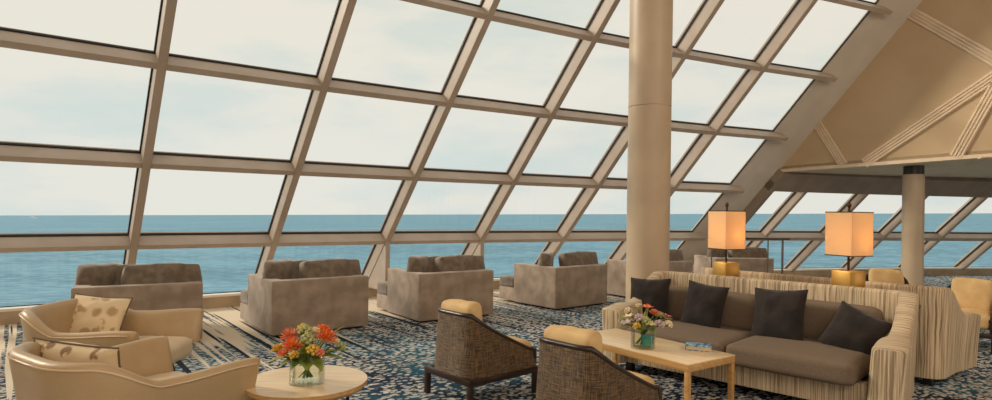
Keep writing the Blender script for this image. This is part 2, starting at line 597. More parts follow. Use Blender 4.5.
wn = 0
def window(i0, i1, rows, ring_skip=None):
    """one bay: panes, black gaskets"""
    global wn
    wn += 1
    bm = bmesh.new()
    g = bmesh.new()
    for r in range(len(rows) - 1):
        z0, z1 = rows[r], rows[r + 1]
        a, b, c, d = G(i0, z0), G(i1, z0), G(i1, z1), G(i0, z1)
        o = -NIN * .008
        hexa(bm, [a, b, b + o, a + o, d, c, c + o, d + o])
        # gasket: bottom and right run (seen), left and top run
        u = (b - a).normalized()
        wmull = .092
        th = .016
        dep = NIN * .03
        def strip(p, q, w):
            hexa(g, [p, p + w, p + w + dep, p + dep, q, q + w, q + w + dep, q + dep])
        strip(a, b, UPS * th)
        strip(b - u * th, c - u * th, u * th)
        strip(a + u * wmull, d + u * wmull, u * th)
        top = UPS * (-.075 - th)
        strip(d + top, c + top, UPS * th)
    o = struct('window_%d' % wn, bm, M['pane'])
    finish(g, 'gasket', M['gasket'], o)

tn = 0
def trim(bm, mat, ang=38):
    global tn
    tn += 1
    return struct('trim_%d' % tn, bm, mat, None, ang)

def mullion(i, z0, z1, depth=.225, w=.092, mat='frame'):
    bm = bmesh.new()
    t = chord(i)
    a, d = G(i, z0), G(i, z1)
    b, c = a + t * w, d + t * w
    i_ = NIN * depth
    e_ = -NIN * .05
    hexa(bm, [a + e_, b + e_, b + i_, a + i_, d + e_, c + e_, c + i_, d + i_])
    bmesh.ops.bevel(bm, geom=bm.edges[:], offset=.008, segments=1, affect='EDGES')
    return bm

def transom(bm, i0, i1, z, depth=.21, h=.075, stub=0):
    n = max(1, int(math.ceil(i1 - i0 - 1e-6)))
    ii = [i0] + [k for k in range(int(math.floor(i0)) + 1, int(math.ceil(i1)))] + [i1]
    for p, q in zip(ii, ii[1:]):
        a, b = G(p, z), G(q, z)
        if q == i1 and stub:
            b = b + (b - a).normalized() * stub
        dn = -UPS * h
        i_ = NIN * depth
        e_ = -NIN * .04
        hexa(bm, [a + dn + e_, b + dn + e_, b + dn + i_, a + dn + i_, a + e_, b + e_, b + i_, a + i_])

for i in range(-3, 5):
    window(i, i + 1, ROWS)
window(5, IG, ROWS)
window(6.5, 7, ROWS[:3])
for i in range(7, 15):
    window(i, i + 1, ROWS[:3])

for i in range(-3, 6):
    bm = mullion(i, .2, 6.3)
    if i in (2, 3):
        # gusset web with an upright inner edge below the sill transom
        t = chord(i)
        w = .085
        top = G(i, 1.145) + NIN * .22
        low = G(i, .2)
        q = [G(i, 1.1), top, Vector((top.x, top.y, .2)), low]
        hexa(bm, [p + t * .01 for p in q] + [p + t * w for p in q])
    trim(bm, M['frame'])
for i in range(7, 16):
    trim(mullion(i, .2, 2.2, .17, .09), M['frame'])
trim(mullion(6.42, .2, 2.3, .2, .14), M['headbeam'])  # darker paint stands in for shade on this mullion's front
for k in range(1, 7):
    bm = bmesh.new()
    transom(bm, -3, IG, ROWS[k], stub=.22)
    trim(bm, M['frame'])
bm = bmesh.new()
transom(bm, 6.5, 15, 1.145, .2, .1)
trim(bm, M['frame'])
bm = bmesh.new()                       # head beam over the low windows
transom(bm, 6.42, 15, 2.5, .2, .47)
trim(bm, M['headbeam'])

# girder plate between the tall glass and the tan bulkhead
BO = Vector((5.773, 12.662, 0)); BD = Vector((.61674, -.78716, 0)).normalized()
def cz(x, y):
    """height of the gently rising soffit"""
    return 2.40 + .028 * ((x - BO.x) * BD.x + (y - BO.y) * BD.y)
BN = Vector((-BD.y, BD.x, 0))           # horizontal normal of the bulkhead
def bulk_i(z):
    return 6.45
bm = bmesh.new()
zs = [.2, 1.145, 2.2, 2.4] + [2.4 + .5 * k for k in range(1, 9)]
for z0, z1 in zip(zs, zs[1:]):
    r0 = 6.45 if z0 < 2.3 else bulk_i(z0)
    r1 = 6.45 if z1 < 2.3 else bulk_i(z1)
    o = NIN * .035
    e = -NIN * .03
    hexa(bm, [G(IG, z0) + o, G(r0, z0) + o, G(r0, z0) + e, G(IG, z0) + e, G(IG, z1) + o, G(r1, z1) + o, G(r1, z1) + e, G(IG, z1) + e])
trim(bm, M['plate'])

# ------------------------------------------------------------------ bulkhead, soffit, roof, walls, floor
def bp(t, z, o=0.0):
    return BO + BD * t + Vector((0, 0, z)) - BN * o
side = -1 if (Vector((0, 0, 0)) - BO).dot(BN) > 0 else 1
bm = bmesh.new()
zt = 6.35
def glass_t(z):
    g = G(bulk_i(z), z)
    return (Vector((g.x, g.y, 0)) - BO).dot(BD)
cols = [(glass_t(2.4) - .1, 2.4), (glass_t(4.4) - .1, 4.4), (glass_t(zt) - .1, zt)]
v1 = [bm.verts.new(bp(t, z)) for t, z in cols] + [bm.verts.new(bp(17, zt)), bm.verts.new(bp(17, 2.4 + .028 * 17))]
bm.faces.new(v1)
r = bmesh.ops.extrude_face_region(bm, geom=bm.faces[:])
bmesh.ops.translate(bm, vec=BN * .15 * side * -1 * -1, verts=[g for g in r['geom'] if isinstance(g, bmesh.types.BMVert)])
bmesh.ops.recalc_face_normals(bm, faces=bm.faces[:])
struct('wall_right', bm, M['bulk'])
CAMSIDE = -side                        # +1: the room side lies along +BN

def band(p, q, width, ribs=4):
    bm = bmesh.new()
    (t0, z0), (t1, z1) = p, q
    d = Vector((t1 - t0, z1 - z0)).normalized()
    n = Vector((-d.y, d.x))
    def rib(o0, o1, dep):
        pts = []
        for dd in (-.01, dep):
            for (a, b, o) in ((t0, z0, o0), (t1, z1, o0), (t1, z1, o1), (t0, z0, o1)):
                pts.append(BO + BD * (a + n.x * o) + Vector((0, 0, b + n.y * o)) + BN * CAMSIDE * dd)
        hexa(bm, pts)
    rib(-width / 2, width / 2, .012)
    s = width / ribs
    for k in range(ribs):
        o = -width / 2 + s * (k + .5)
        rib(o - s * .27, o + s * .27, .035)
    bmesh.ops.recalc_face_normals(bm, faces=bm.faces[:])
    trim(bm, M['band'])
band((2.22, 5.29), (3.95, 3.75), .19)
band((1.70, 2.50), (3.95, 4.04), .19)
band((3.10, 2.53), (3.72, 3.86), .19)
band((.74, 3.49), (1.34, 2.49), .17)
band((3.95, 3.80), (6.3, 5.9), .19)
band((3.9, 3.75), (4.7, 2.57), .19)
bm = bmesh.new()                        # pale lip along the foot of the bulkhead
p, q = bp(glass_t(2.4), 2.4), bp(14, 2.4 + .028 * 14)
o = BN * CAMSIDE * .03
up = Vector((0, 0, .06))
hexa(bm, [p, q, q + o, p + o, p + up, q + up, q + o + up, p + o + up])
bmesh.ops.recalc_face_normals(bm, faces=bm.faces[:])
trim(bm, M['band'])

# soffit over the low part
bm = bmesh.new()
pts = [bp(14, 2.4), bp(glass_t(2.4) - .02, 2.4)]
for k in range(0, 18):
    i = 6.5 + k * .5
    pts.append(G(i, 2.4) - NIN * .04)
pts.append(Vector((20, -3, 2.4)))
v = [bm.verts.new((p.x, p.y, cz(p.x, p.y))) for p in pts]
f = bm.faces.new(v)
r = bmesh.ops.extrude_face_region(bm, geom=[f])
bmesh.ops.translate(bm, vec=(0, 0, .12), verts=[g for g in r['geom'] if isinstance(g, bmesh.types.BMVert)])
bmesh.ops.recalc_face_normals(bm, faces=bm.faces[:])
bmesh.ops.triangulate(bm, faces=[f for f in bm.faces if len(f.verts) > 4])
struct('ceiling', bm, M['ceil'])

# high deckhead behind the top of the glass
bm = bmesh.new()
pts = [G(-3 + .5 * k, 6.2) for k in range(0, 20)]
pts = [Vector((p.x, p.y, 6.2)) for p in pts] + [Vector((14, -2, 6.2)), Vector((12, -7, 6.2)), Vector((-10, -7, 6.2))]
f = bm.faces.new([bm.verts.new(p) for p in pts])
r = bmesh.ops.extrude_face_region(bm, geom=[f])
bmesh.ops.translate(bm, vec=(0, 0, .15), verts=[g for g in r['geom'] if isinstance(g, bmesh.types.BMVert)])
bmesh.ops.recalc_face_normals(bm, faces=bm.faces[:])
bmesh.ops.triangulate(bm, faces=[f for f in bm.faces if len(f.verts) > 4])
struct('ceiling_high', bm, M['roof'])

# floor bounded by the kerb under the glass
KIN = .12
def foot(i, off, z):
    p = G(i, .2)
    return Vector((p.x - NX * off, p.y - NY * off, z))
bm = bmesh.new()
pts = [foot(-3 + .5 * k, -.03, 0) for k in range(0, 37)]
pts = [Vector((p.x, p.y, 0)) for p in pts]
pts += [Vector((20, -7, 0)), Vector((-11, -7, 0)), Vector((-11, 4, 0))]
f = bm.faces.new([bm.verts.new(p) for p in pts])
r = bmesh.ops.extrude_face_region(bm, geom=[f])
bmesh.ops.translate(bm, vec=(0, 0, -.1), verts=[g for g in r['geom'] if isinstance(g, bmesh.types.BMVert)])
bmesh.ops.recalc_face_normals(bm, faces=bm.faces[:])
bmesh.ops.triangulate(bm, faces=[f for f in bm.faces if len(f.verts) > 4])
struct('floor', bm, M['carpet'])

bm = bmesh.new()
lip = bmesh.new()
for k in range(36):
    i0, i1 = -3 + .5 * k, -2.5 + .5 * k
    a0, a1 = foot(i0, -.06, 0), foot(i1, -.06, 0)
    b0, b1 = foot(i0, .16, 0), foot(i1, .16, 0)
    up = Vector((0, 0, .165))
    hexa(bm, [b0, b1, a1, a0, b0 + up, b1 + up, a1 + up, a0 + up])
    b0, b1 = foot(i0, .19, .165), foot(i1, .19, .165)
    a0, a1 = foot(i0, -.08, .165), foot(i1, -.08, .165)
    up = Vector((0, 0, .035))
    hexa(lip, [b0, b1, a1, a0, b0 + up, b1 + up, a1 + up, a0 + up])
struct('baseboard_window', bm, M['kerb'])
trim(lip, M['lip'])

def wallbox(name, p, q, z0, z1, th=.15, mat='wall'):
    bm = bmesh.new()
    p, q = Vector((*p, 0)), Vector((*q, 0))
    n = Vector((-(q - p).y, (q - p).x, 0)).normalized() * th
    a, b = Vector((0, 0, z0)), Vector((0, 0, z1))
    hexa(bm, [p + a, q + a, q + n + a, p + n + a, p + b, q + b, q + n + b, p + n + b])
    bmesh.ops.recalc_face_normals(bm, faces=bm.faces[:])
    struct(name, bm, M[mat])
wallbox('wall_back', (-11, -7), (20, -7), 0, 6.35)
wallbox('wall_left', (-10.0, 4.6), (-11, -7), 0, 6.35)
wallbox('wall_far_right', (20, -7), (20, 17.2), 0, 2.9)

# ceiling band and recessed downlight in the soffit
bm = bmesh.new()
for k in range(3):
    c = Vector((8.15, 10.35, 0))
    c.z = cz(c.x, c.y) - .008
    d = Vector((.50, .866, 0)).normalized(); n = Vector((-d.y, d.x, 0))
    box(bm, c + n * (k - 1) * .05, (.035, 1.6, .02), rot=math.atan2(-d.x, d.y))
trim(bm, M['band'])
dl = thing('recessed_downlight', 'round recessed downlight in the low soffit at the right edge', 'ceiling light', (8.62, 10.4, cz(8.62, 10.4)))
bm = bmesh.new()
lathe(bm, [(.10, -.012), (.17, -.012), (.175, -.002), (.175, 0), (.1, 0)], 40)
finish(bm, 'trim_ring', M['downlight'], dl)
bm = bmesh.new()
lathe(bm, [(.02, -.006), (.1, -.006), (.1, -.001), (.02, -.001)], 32)
finish(bm, 'lens', M['white'], dl)

# ------------------------------------------------------------------ columns
def column(x, y, r, h, label, collar=None, seam=None, name='round_column'):
    t = thing(name, label, 'column', (x, y, 0))
    bm = bmesh.new()
    prof = [(r + .02, 0), (r + .02, .08), (r, .085)]
    top = h - (collar or 0)
    if seam:
        prof += [(r, seam - .008), (r - .008, seam - .006), (r - .008, seam + .006), (r, seam + .008)]
    prof += [(r, top)]
    lathe(bm, prof, 72)
    finish(bm, 'shaft', M['column'], t, 30)
    if collar:
        bm = bmesh.new()
        lathe(bm, [(r * .93, top), (r * .93, h)], 60)
        finish(bm, 'collar', M['dwood'], t)
    return t
column(1.92, 7.7, .265, 6.2, 'thick cream round column rising behind the left end of the striped sofa', None, 2.84)
column(7.72, 11.3, .175, 2.465, 'thin beige round column with dark collar under the low soffit', .16)

# ------------------------------------------------------------------ suede sofas facing the windows
def suede_sofa():
    t = thing('window_sofa', '', 'sofa', group='suede sofas facing the windows')
    L = 1.22
    bm = bmesh.new()
    oy, a = .98, .16
    pl = [(-L / 2, 0), (L / 2, 0), (L / 2, oy), (L / 2 - a, oy), (L / 2 - a, a), (-L / 2 + a, a), (-L / 2 + a, oy), (-L / 2, oy)]
    f = bm.faces.new([bm.verts.new((x, y, .025)) for x, y in pl])
    ex = bmesh.ops.extrude_face_region(bm, geom=[f])
    bmesh.ops.translate(bm, vec=(0, 0, .635), verts=[g for g in ex['geom'] if isinstance(g, bmesh.types.BMVert)])
    bmesh.ops.recalc_face_normals(bm, faces=bm.faces[:])
    bmesh.ops.bevel(bm, geom=bm.edges[:], offset=.02, segments=3, profile=.5, affect='EDGES')
    finish(bm, 'body', M['suede'], t)
    bm = bmesh.new()
    box(bm, (0, .78, .14), (L - .02, 1.16, .22), bev=.02, seg=2)
    finish(bm, 'seat_base', M['suede'], t)
    bm = bmesh.new()
    cushion(bm, L - .34, .82, .17, (0, .57, .335), .04, .02, .004)
    cushion(bm, L - .02, .38, .17, (0, 1.175, .335), .04, .012, .004)
    finish(bm, 'seat_cushion', M['suede_dark'], t)
    bm = bmesh.new()
    box(bm, (0, .5, .025), (L - .12, .9, .05))
    finish(bm, 'plinth', M['dfoot'], t)
    return t
cushion_meshes = []
for k, (w, h, th) in enumerate(((.74, .42, .17), (.46, .42, .17), (.68, .41, .12))):
    bm = bmesh.new()
    cushion(bm, w, th, h, (0, 0, 0), .035, .012, .035, n=14, wr=.018, seed=k * 5)
    o = finish(bm, 'loose_cushion', M['suede_dark'], None, 60)
    cushion_meshes.append(o)
used_c = [False] * 3
def loose(kind, base, rz, local, rot, tilt, label):
    o = cushion_meshes[kind]
    if used_c[kind]:
        o = o.copy()
        COL.objects.link(o)
    used_c[kind] = True
    m = Matrix.Translation(base) @ Matrix.Rotation(rz, 4, 'Z') @ Matrix.Translation(local) @ Matrix.Rotation(rot, 4, 'Z') @ Matrix.Rotation(tilt, 4, 'X')
    o.matrix_world = m
    tag(o, label, 'cushion', 'loose cushions on the suede sofas')
    return o
base_sofa = suede_sofa()
SOFAS = [  # back centre x, y, facing, scale, label, cushion layout
    ((-3.79, 6.52), (-.50, .866), 'taupe suede sofa nearest the left, behind the cream tub chairs', 'the leftmost suede sofa'),
    ((-2.09, 7.43), (-.61, .79), 'taupe suede sofa second from the left, behind the orange flowers', 'the second suede sofa from the left'),
    ((-.51, 8.47), (-.58, .81), 'taupe suede sofa in the middle, behind the first wicker chair', 'the middle suede sofa'),
    ((1.40, 9.72), (-.64, .77), 'taupe suede sofa just left of the thick column', 'the suede sofa left of the thick column'),
    ((3.10, 10.78), (-.56, .83), 'taupe suede sofa half hidden behind the thick column', 'the suede sofa behind the thick column'),
    ((4.92, 12.02), (-.12, .99), 'taupe suede sofa farthest back, behind the smaller table lamp', 'the farthest suede sofa'),
]
for k, ((x, y), f, lab, short) in enumerate(SOFAS):
    s = base_sofa if k == 0 else copy_tree(base_sofa)
    rz = face_rot(*f)
    s.location = (x, y, 0)
    s.rotation_euler = (0, 0, rz)
    s['label'] = lab
    b = Vector((x, y, 0))
    loose(0, b, rz, (.22, .285, .645), R(rnd.uniform(-3, 3)), R(-10), 'wide taupe back cushion on ' + short)
    loose(1, b, rz, (-.37, .48, .645), R(38 + rnd.uniform(-6, 6)), R(10), 'narrower taupe cushion at the left arm of ' + short)
    if k in (0, 1, 2):
        loose(2, b, rz, (.12, .46, .64), R(3), R(-12), 'second taupe cushion leaning behind the wide one on ' + short)

# ------------------------------------------------------------------ cream tub chairs
def tub_chair():
    t = thing('tub_chair', '', 'armchair', group='cream leather tub chairs')
    W, D = .80, .84
    path = upath(W, D, .27, .025, flare=.03)
    def top(x, y):
        return .615 + .13 * (1 - sstep(y, .08, .32)) + .02 * sstep(y, .4, .78)
    bm = bmesh.new()
    uloft(bm, path, lambda x, y: .20 + .17 * sstep(y, .25, .84), top, lambda x, y: .085, lambda x, y: .075, 1.2)
    sh = finish(bm, 'shell', M['leather'], t, 60)
    # piping seam along the outer top edge
    bm = bmesh.new()
    pts = []
    for (x, y, ox, oy, s) in path:
        pts.append((x + ox * .114, y + oy * .114, top(x, y) - .03))
    tube(bm, pts, .005, 6)
    finish(bm, 'piping', M['leather_seat'], sh, 60)
    bm = bmesh.new()
    cushion(bm, .70, .76, .16, (0, .50, .35), .05, .025, .01)
    finish(bm, 'seat_cushion', M['leather_seat'], t, 60)
    bm = bmesh.new()
    box(bm, (0, .42, .24), (.62, .62, .10), bev=.03)
    finish(bm, 'seat_base', M['leather'], t)
    for sx in (-1, 1):
        for yy, yo in ((.12, -.05), (.70, .06)):
            bm = bmesh.new()
            tube(bm, [(sx * .34, yy + yo, 0), (sx * .29, yy, .24)], [.014, .022], 8)
            finish(bm, 'leg', M['dwood'], t)
    return t
tc1 = tub_chair()
tc2 = copy_tree(tc1)
f1 = Vector((1, .02)).normalized(); f2 = Vector((.55, .835)).normalized()
tc1.location = (-3.37, 4.73, 0); tc1.rotation_euler = (0, 0, face_rot(*f1))
tc1['label'] = 'cream leather tub armchair by the windows holding a square leaf-print pillow'
tc2.location = (-2.28, 3.13, 0); tc2.rotation_euler = (0, 0, face_rot(*f2))
tc2['label'] = 'cream leather tub armchair nearest the camera at the bottom left'

def place_pillow(name, w, h, t, mat, loc, rz, tilt, roll, label, cat='pillow', group=None, seed=0, pipe=None):
    bm = bmesh.new()
    pillow(bm, w, h, t, seed=seed)
    o = finish(bm, name, M[mat], None, 70)
    o.matrix_world = Matrix.Translation(loc) @ Matrix.Rotation(rz, 4, 'Z') @ Matrix.Rotation(tilt, 4, 'X') @ Matrix.Rotation(roll, 4, 'Y')
    tag(o, label, cat, group)
    if pipe:
        bm = bmesh.new()
        pts = []
        n = 16
        def e(u, v):
            return (u * w / 2 * (1 - .07 * (1 - v * v)), 0, v * h / 2 * (1 - .07 * (1 - u * u)))
        for k in range(n): pts.append(e(-1 + 2 * k / n, -1))
        for k in range(n): pts.append(e(1, -1 + 2 * k / n))
        for k in range(n): pts.append(e(1 - 2 * k / n, 1))
        for k in range(n + 1): pts.append(e(-1, 1 - 2 * k / n))
        tube(bm, pts, .006, 6, False)
        finish(bm, 'piping', M[pipe], o, 70)
    return o
r1 = face_rot(*f1)
place_pillow('throw_pillow', .46, .40, .17, 'floral', (-3.24, 4.96, .58), R(6), R(-26), R(5), 'cream pillow with pale brown leaf print on the tub chair by the windows', 'pillow', 'leaf-print pillows', 3, 'brown_seat')
r2 = face_rot(*f2)
place_pillow('throw_pillow', .56, .32, .16, 'floral2', (-2.33, 3.45, .585), R(-12), R(18), R(3), 'long cream pillow with brown leaf print on the nearest tub chair', 'pillow', 'leaf-print pillows', 8, 'brown_seat')

# ------------------------------------------------------------------ wicker armchairs
def wicker_chair():
    t = thing('wicker_armchair', '', 'armchair', group='wicker armchairs with tan cushions')
    W, D = .56, .70
    path = upath(W, D, .17, .02)
    def top(x, y):
        return .69 if y < .04 else .69 - .33 * min(1, ((y - .04) / .62)) ** .85
    bm = bmesh.new()
    uloft(bm, path, lambda x, y: .20, top, lambda x, y: .026, lambda x, y: -.03, 1.0)
    sh = finish(bm, 'woven_shell', M['wicker'], t, 60)
    bm = bmesh.new()
    pts = [(x - ox * .03, y - oy * .03, top(x, y)) for (x, y, ox, oy, s) in path]
    pts += [(pts[-1][0], pts[-1][1] + .015, pts[-1][2] - .03)]
    tube(bm, pts, .019, 8)
    finish(bm, 'top_rail', M['dwood'], t, 60)
    bm = bmesh.new()
    for (x, y, sx, sy) in ((0, .0, W + .03, .045), (0, D, W + .03, .045), (-W / 2, D / 2, .045, D), (W / 2, D / 2, .045, D)):
        box(bm, (x, y, .195), (sx, sy, .05), bev=.005)
    finish(bm, 'base_frame', M['dwood'], t)
    for q in (-1, 1):
        bm = bmesh.new()
        box(bm, (q * (W / 2 - .02), D, .28), (.035, .04, .17), bev=.006)
        finish(bm, 'front_post', M['dwood'], t)
    for sx in (-1, 1):
        for yy in (.0, D):
            bm = bmesh.new()
            box(bm, (sx * (W / 2 - .005), yy, .09), (.042, .042, .18), bev=.005)
            finish(bm, 'leg', M['dwood'], t)
    bm = bmesh.new()
    cushion(bm, W - .09, .62, .16, (0, .42, .34), .05, .025, .008)
    finish(bm, 'seat_cushion', M['tan'], t, 60)
    bm = bmesh.new()
    cushion(bm, W - .17, .14, .40, (0, .145, .575), .04, .01, .02, Matrix.Rotation(R(8), 4, 'X'), wr=.012)
    finish(bm, 'back_cushion', M['tan'], t, 60)
    return t
wc = wicker_chair()
fw = Vector((.73, .68)).normalized()
spots = [((-.36, 4.84), (.74, .67), 'dark wicker armchair with tan cushion behind the round table, left of its twin'),
         ((.40, 3.74), (.73, .68), 'dark wicker armchair with tan cushion nearest the rectangular coffee table'),
         ((5.85, 7.45), (-.72, -.69), 'tan cushioned armchair facing us at the far right edge'),
         ((5.50, 8.65), (-.35, -.94), 'tan cushioned armchair behind the striped sofas, left of the thin column')]
for k, ((x, y), f, lab) in enumerate(spots):
    c = wc if k == 0 else copy_tree(wc)
    c.location = (x, y, 0)
    c.rotation_euler = (0, 0, face_rot(*f))
    c['label'] = lab

# ------------------------------------------------------------------ striped sofas
def striped_sofa(L=2.30, D=.94):
    t = thing('striped_sofa', '', 'sofa', group='corded striped sofas back to back')
    T = .13
    W = L - T
    path = upath(W, D - .03, .09, .03, flare=.03)
    def top(x, y):
        return .62 + .28 * (1 - sstep(y, .04, .60)) - .03 * sstep(y, .7, .9)
    bm = bmesh.new()
    uloft(bm, path, lambda x, y: .09, top, lambda x, y: T + .09 * sstep(y, .4, .85), lambda x, y: .03, 1.3, nz=8, rc=.03)
    body = finish(bm, 'body', M['stripe'], t, 60)
    bm = bmesh.new()
    uvl = bm.loops.layers.uv.verify()
    box(bm, (0, D - .13, .19), (L - .30, .10, .20), bev=.012)
    for f in bm.faces:
        for lp in f.loops:
            lp[uvl].uv = (lp.vert.co.x, lp.vert.co.z)
    finish(bm, 'front_panel', M['stripe'], t)
    bm = bmesh.new()
    box(bm, (0, .45, .17), (L - .30, .75, .15))
    finish(bm, 'seat_deck', M['brown_seat'], t)
    sw = (L - .40) / 2
    for s in (-1, 1):
        bm = bmesh.new()
        cushion(bm, sw - .01, .84, .17, (s * sw / 2, .60, .365), .045, .025, .006, n=12)
        finish(bm, 'seat_cushion', M['brown_seat'], t, 60)
        bm = bmesh.new()
        cushion(bm, sw - .02, .15, .34, (s * sw / 2, .20, .60), .05, .01, .015, Matrix.Rotation(R(10), 4, 'X'), n=12)
        finish(bm, 'back_cushion', M['brown_seat'], t, 60)
    for sx in (-1, 1):
        for yy in (.12, D - .16):
            bm = bmesh.new()
            box(bm, (sx * (L / 2 - .14), yy, .045), (.07, .07, .09), bev=.006)
            finish(bm, 'foot', M['dfoot'], t)
    return t
ss = striped_sofa()
# back right corner (seen from the camera) of each sofa and the direction of its back
B1 = Vector((3.41, 4.93, 0)); D1 = Vector((.72, -.694, 0)).normalized(); F1 = Vector((-.694, -.72, 0)).normalized()
B2 = Vector((3.93, 5.33, 0)); D2 = Vector((.67, -.742, 0)).normalized(); F2 = Vector((.742, .67, 0)).normalized()
SL = 2.30
c1 = B1 - D1 * SL / 2
ss.location = c1; ss.rotation_euler = (0, 0, face_rot(F1.x, F1.y))
ss['label'] = 'long corded cream sofa with brown seats and four charcoal pillows'
s2 = copy_tree(ss)
c2 = B2 - D2 * SL / 2
s2.location = c2; s2.rotation_euler = (0, 0, face_rot(F2.x, F2.y))
s2['label'] = 'corded cream sofa facing away, back to back with the pillowed one'

def on_sofa(tt, off, z):
    return B1 - D1 * tt + F1 * off + Vector((0, 0, z))
rs = face_rot(F1.x, F1.y)
for k, (tt, off, z, rz, tilt, roll, w, lab) in enumerate((
        (2.19, .40, .64, 4, 14, 3, .44, 'charcoal pillow at the far left end of the striped sofa'),
        (1.61, .40, .64, -8, 14, -4, .44, 'charcoal pillow second from the left, right of the flower vase'),
        (.93, .42, .64, -10, 16, 4, .48, 'charcoal pillow third from the left, in the middle of the right seat'),
        (.34, .43, .58, 8, 26, -24, .40, 'charcoal pillow slumped in the right corner of the striped sofa'))):
    place_pillow('throw_pillow', w, w, .17, 'charcoal', on_sofa(tt, off, z), rs + R(rz), R(tilt), R(roll), lab, 'pillow', 'charcoal pillows on the striped sofa', 11 + k * 3)

# console between the sofas, and lamps on it
cc = (c1 + c2) / 2
cd = (D1 + D2).normalized()
con = thing('console_table', 'narrow console between the two striped sofas under the lamps', 'console table', (cc.x, cc.y, 0), math.atan2(cd.y, cd.x))
bm = bmesh.new()
box(bm, (0, 0, .735), (2.1, .26, .03), bev=.004)
finish(bm, 'table_top', M['dwood'], con)
for sx in (-1, 1):
    bm = bmesh.new()
    box(bm, (sx * .98, 0, .36), (.04, .24, .72))
    finish(bm, 'leg', M['dwood'], con)

def table_lamp(x, y, s, label, rz):
    t = thing('table_lamp', label, 'table lamp', (x, y, .75), rz, 'square table lamps')
    bm = bmesh.new()
    box(bm, (0, 0, .13), (.19 * s, .19 * s, .26), bev=.004)
    finish(bm, 'base', M['gold'], t)
    bm = bmesh.new()
    tube(bm, [(0, 0, .26), (0, 0, .84)], .011, 10)
    lathe(bm, [(.012, .84), (.018, .85), (.018, .87), (.008, .885)], 12)
    finish(bm, 'pole', M['bronze'], t)
    w, z0, z1 = .262 * s, .40, .795
    bm = bmesh.new()
    th = .003
    for q in range(4):
        a = q * PI / 2
        c = Vector((math.cos(a) * w / 2, math.sin(a) * w / 2, (z0 + z1) / 2))
        box(bm, c, (th, w + th, z1 - z0), rot=a)
    sh = finish(bm, 'lamp_shade', M['shade'], t)
    for z in (z0, z1):
        bm = bmesh.new()
        for q in range(4):
            a = q * PI / 2
            box(bm, (math.cos(a) * w / 2, math.sin(a) * w / 2, z), (.007, w + .006, .008), rot=a)
        finish(bm, 'shade_trim', M['bronze'], sh)
    bm = bmesh.new()
    for a in (0, PI / 2):
        box(bm, (0, 0, z1 - .004), (w, .006, .005), rot=a)
    finish(bm, 'shade_spider', M['bronze'], t)
    bm = bmesh.new()
    bmesh.ops.create_uvsphere(bm, u_segments=16, v_segments=10, radius=.03)
    bu = finish(bm, 'bulb', M['bulb'], t, 60, (0, .03, z0 + .14))
    l = bpy.data.lights.new('bulb_light', 'POINT')
    l.energy = LAMP_W
    l.color = (1, .80, .54)
    l.shadow_soft_size = .09
    lo = bpy.data.objects.new('bulb_light', l)
    COL.objects.link(lo)
    lo.parent = t
    lo.location = (.035, -.03, (z0 + z1) / 2 - .05)
    return t
m_, nt_, b_ = newmat('warm_bulb')
b_.inputs['Emission Color'].default_value = (1, .75, .45, 1)
b_.inputs['Emission Strength'].default_value = 3
M['bulb'] = m_
LAMP_W = 1.5
table_lamp(2.42, 6.40, .98, 'brass box table lamp with lit cream shade, the smaller, farther one', R(22))
table_lamp(3.24, 5.60, 1.03, 'brass box table lamp with lit cream shade, the larger, nearer one', R(22))

# ------------------------------------------------------------------ tables
def coffee_table():
    near = Vector((1.365, 4.28)); dl = Vector((-.58, .815)).normalized(); dw = Vector((dl.y, -dl.x))
    Lc, Wc, H = 1.22, .56, .45
    c = near + dl * Lc / 2 + dw * Wc / 2
    t = thing('coffee_table', 'rectangular pale oak coffee table between wicker chair and striped sofa', 'coffee table', (c.x, c.y, 0), math.atan2(dl.y, dl.x))
    bm = bmesh.new()
    box(bm, (0, 0, H - .004), (Lc, Wc, .008), bev=.002)
    finish(bm, 'table_top', M['oak'], t)
    bm = bmesh.new()
    box(bm, (0, 0, H - .033), (Lc - .002, Wc - .002, .05), bev=.002)
    finish(bm, 'apron', M['oak_edge'], t)
    for sx in (-1, 1):
        for sy in (-1, 1):
            bm = bmesh.new()
            box(bm, (sx * (Lc / 2 - .02), sy * (Wc / 2 - .02), (H - .058) / 2), (.036, .036, H - .058), bev=.003)
            finish(bm, 'leg', M['oak_leg'], t)
    return t
coffee_table()

rt = thing('round_table', 'round pale oak coffee table with thin dark legs', 'coffee table', (-1.15, 3.76, 0))
bm = bmesh.new()
lathe(bm, [(.02, .446), (.362, .446), (.365, .45), (.02, .45)], 72)
finish(bm, 'table_top', M['oak'], rt)
bm = bmesh.new()
lathe(bm, [(.02, .405), (.345, .405), (.365, .425), (.365, .446), (.02, .446)], 72)
finish(bm, 'top_edge', M['oak_edge'], rt)
for k in range(5):
    a = 2 * PI * k / 5 + .5
    bm = bmesh.new()
    tube(bm, [(.27 * math.cos(a), .27 * math.sin(a), 0), (.25 * math.cos(a), .25 * math.sin(a), .405)], .011, 10)
    finish(bm, 'leg', M['dfoot'], rt)

# book box
bk = thing('book', 'small thick book with blue patterned cover on the coffee table', 'book', (1.60, 4.77, .45), R(-20))
bm = bmesh.new()
box(bm, (0, 0, .019), (.185, .125, .028))
finish(bm, 'pages', M['paper'], bk)
bm = bmesh.new()
box(bm, (0, 0, .036), (.195, .135, .006), bev=.001)
box(bm, (0, 0, .0025), (.195, .135, .005), bev=.001)
box(bm, (-.096, 0, .019), (.004, .135, .034))
finish(bm, 'cover', M['cover'], bk)

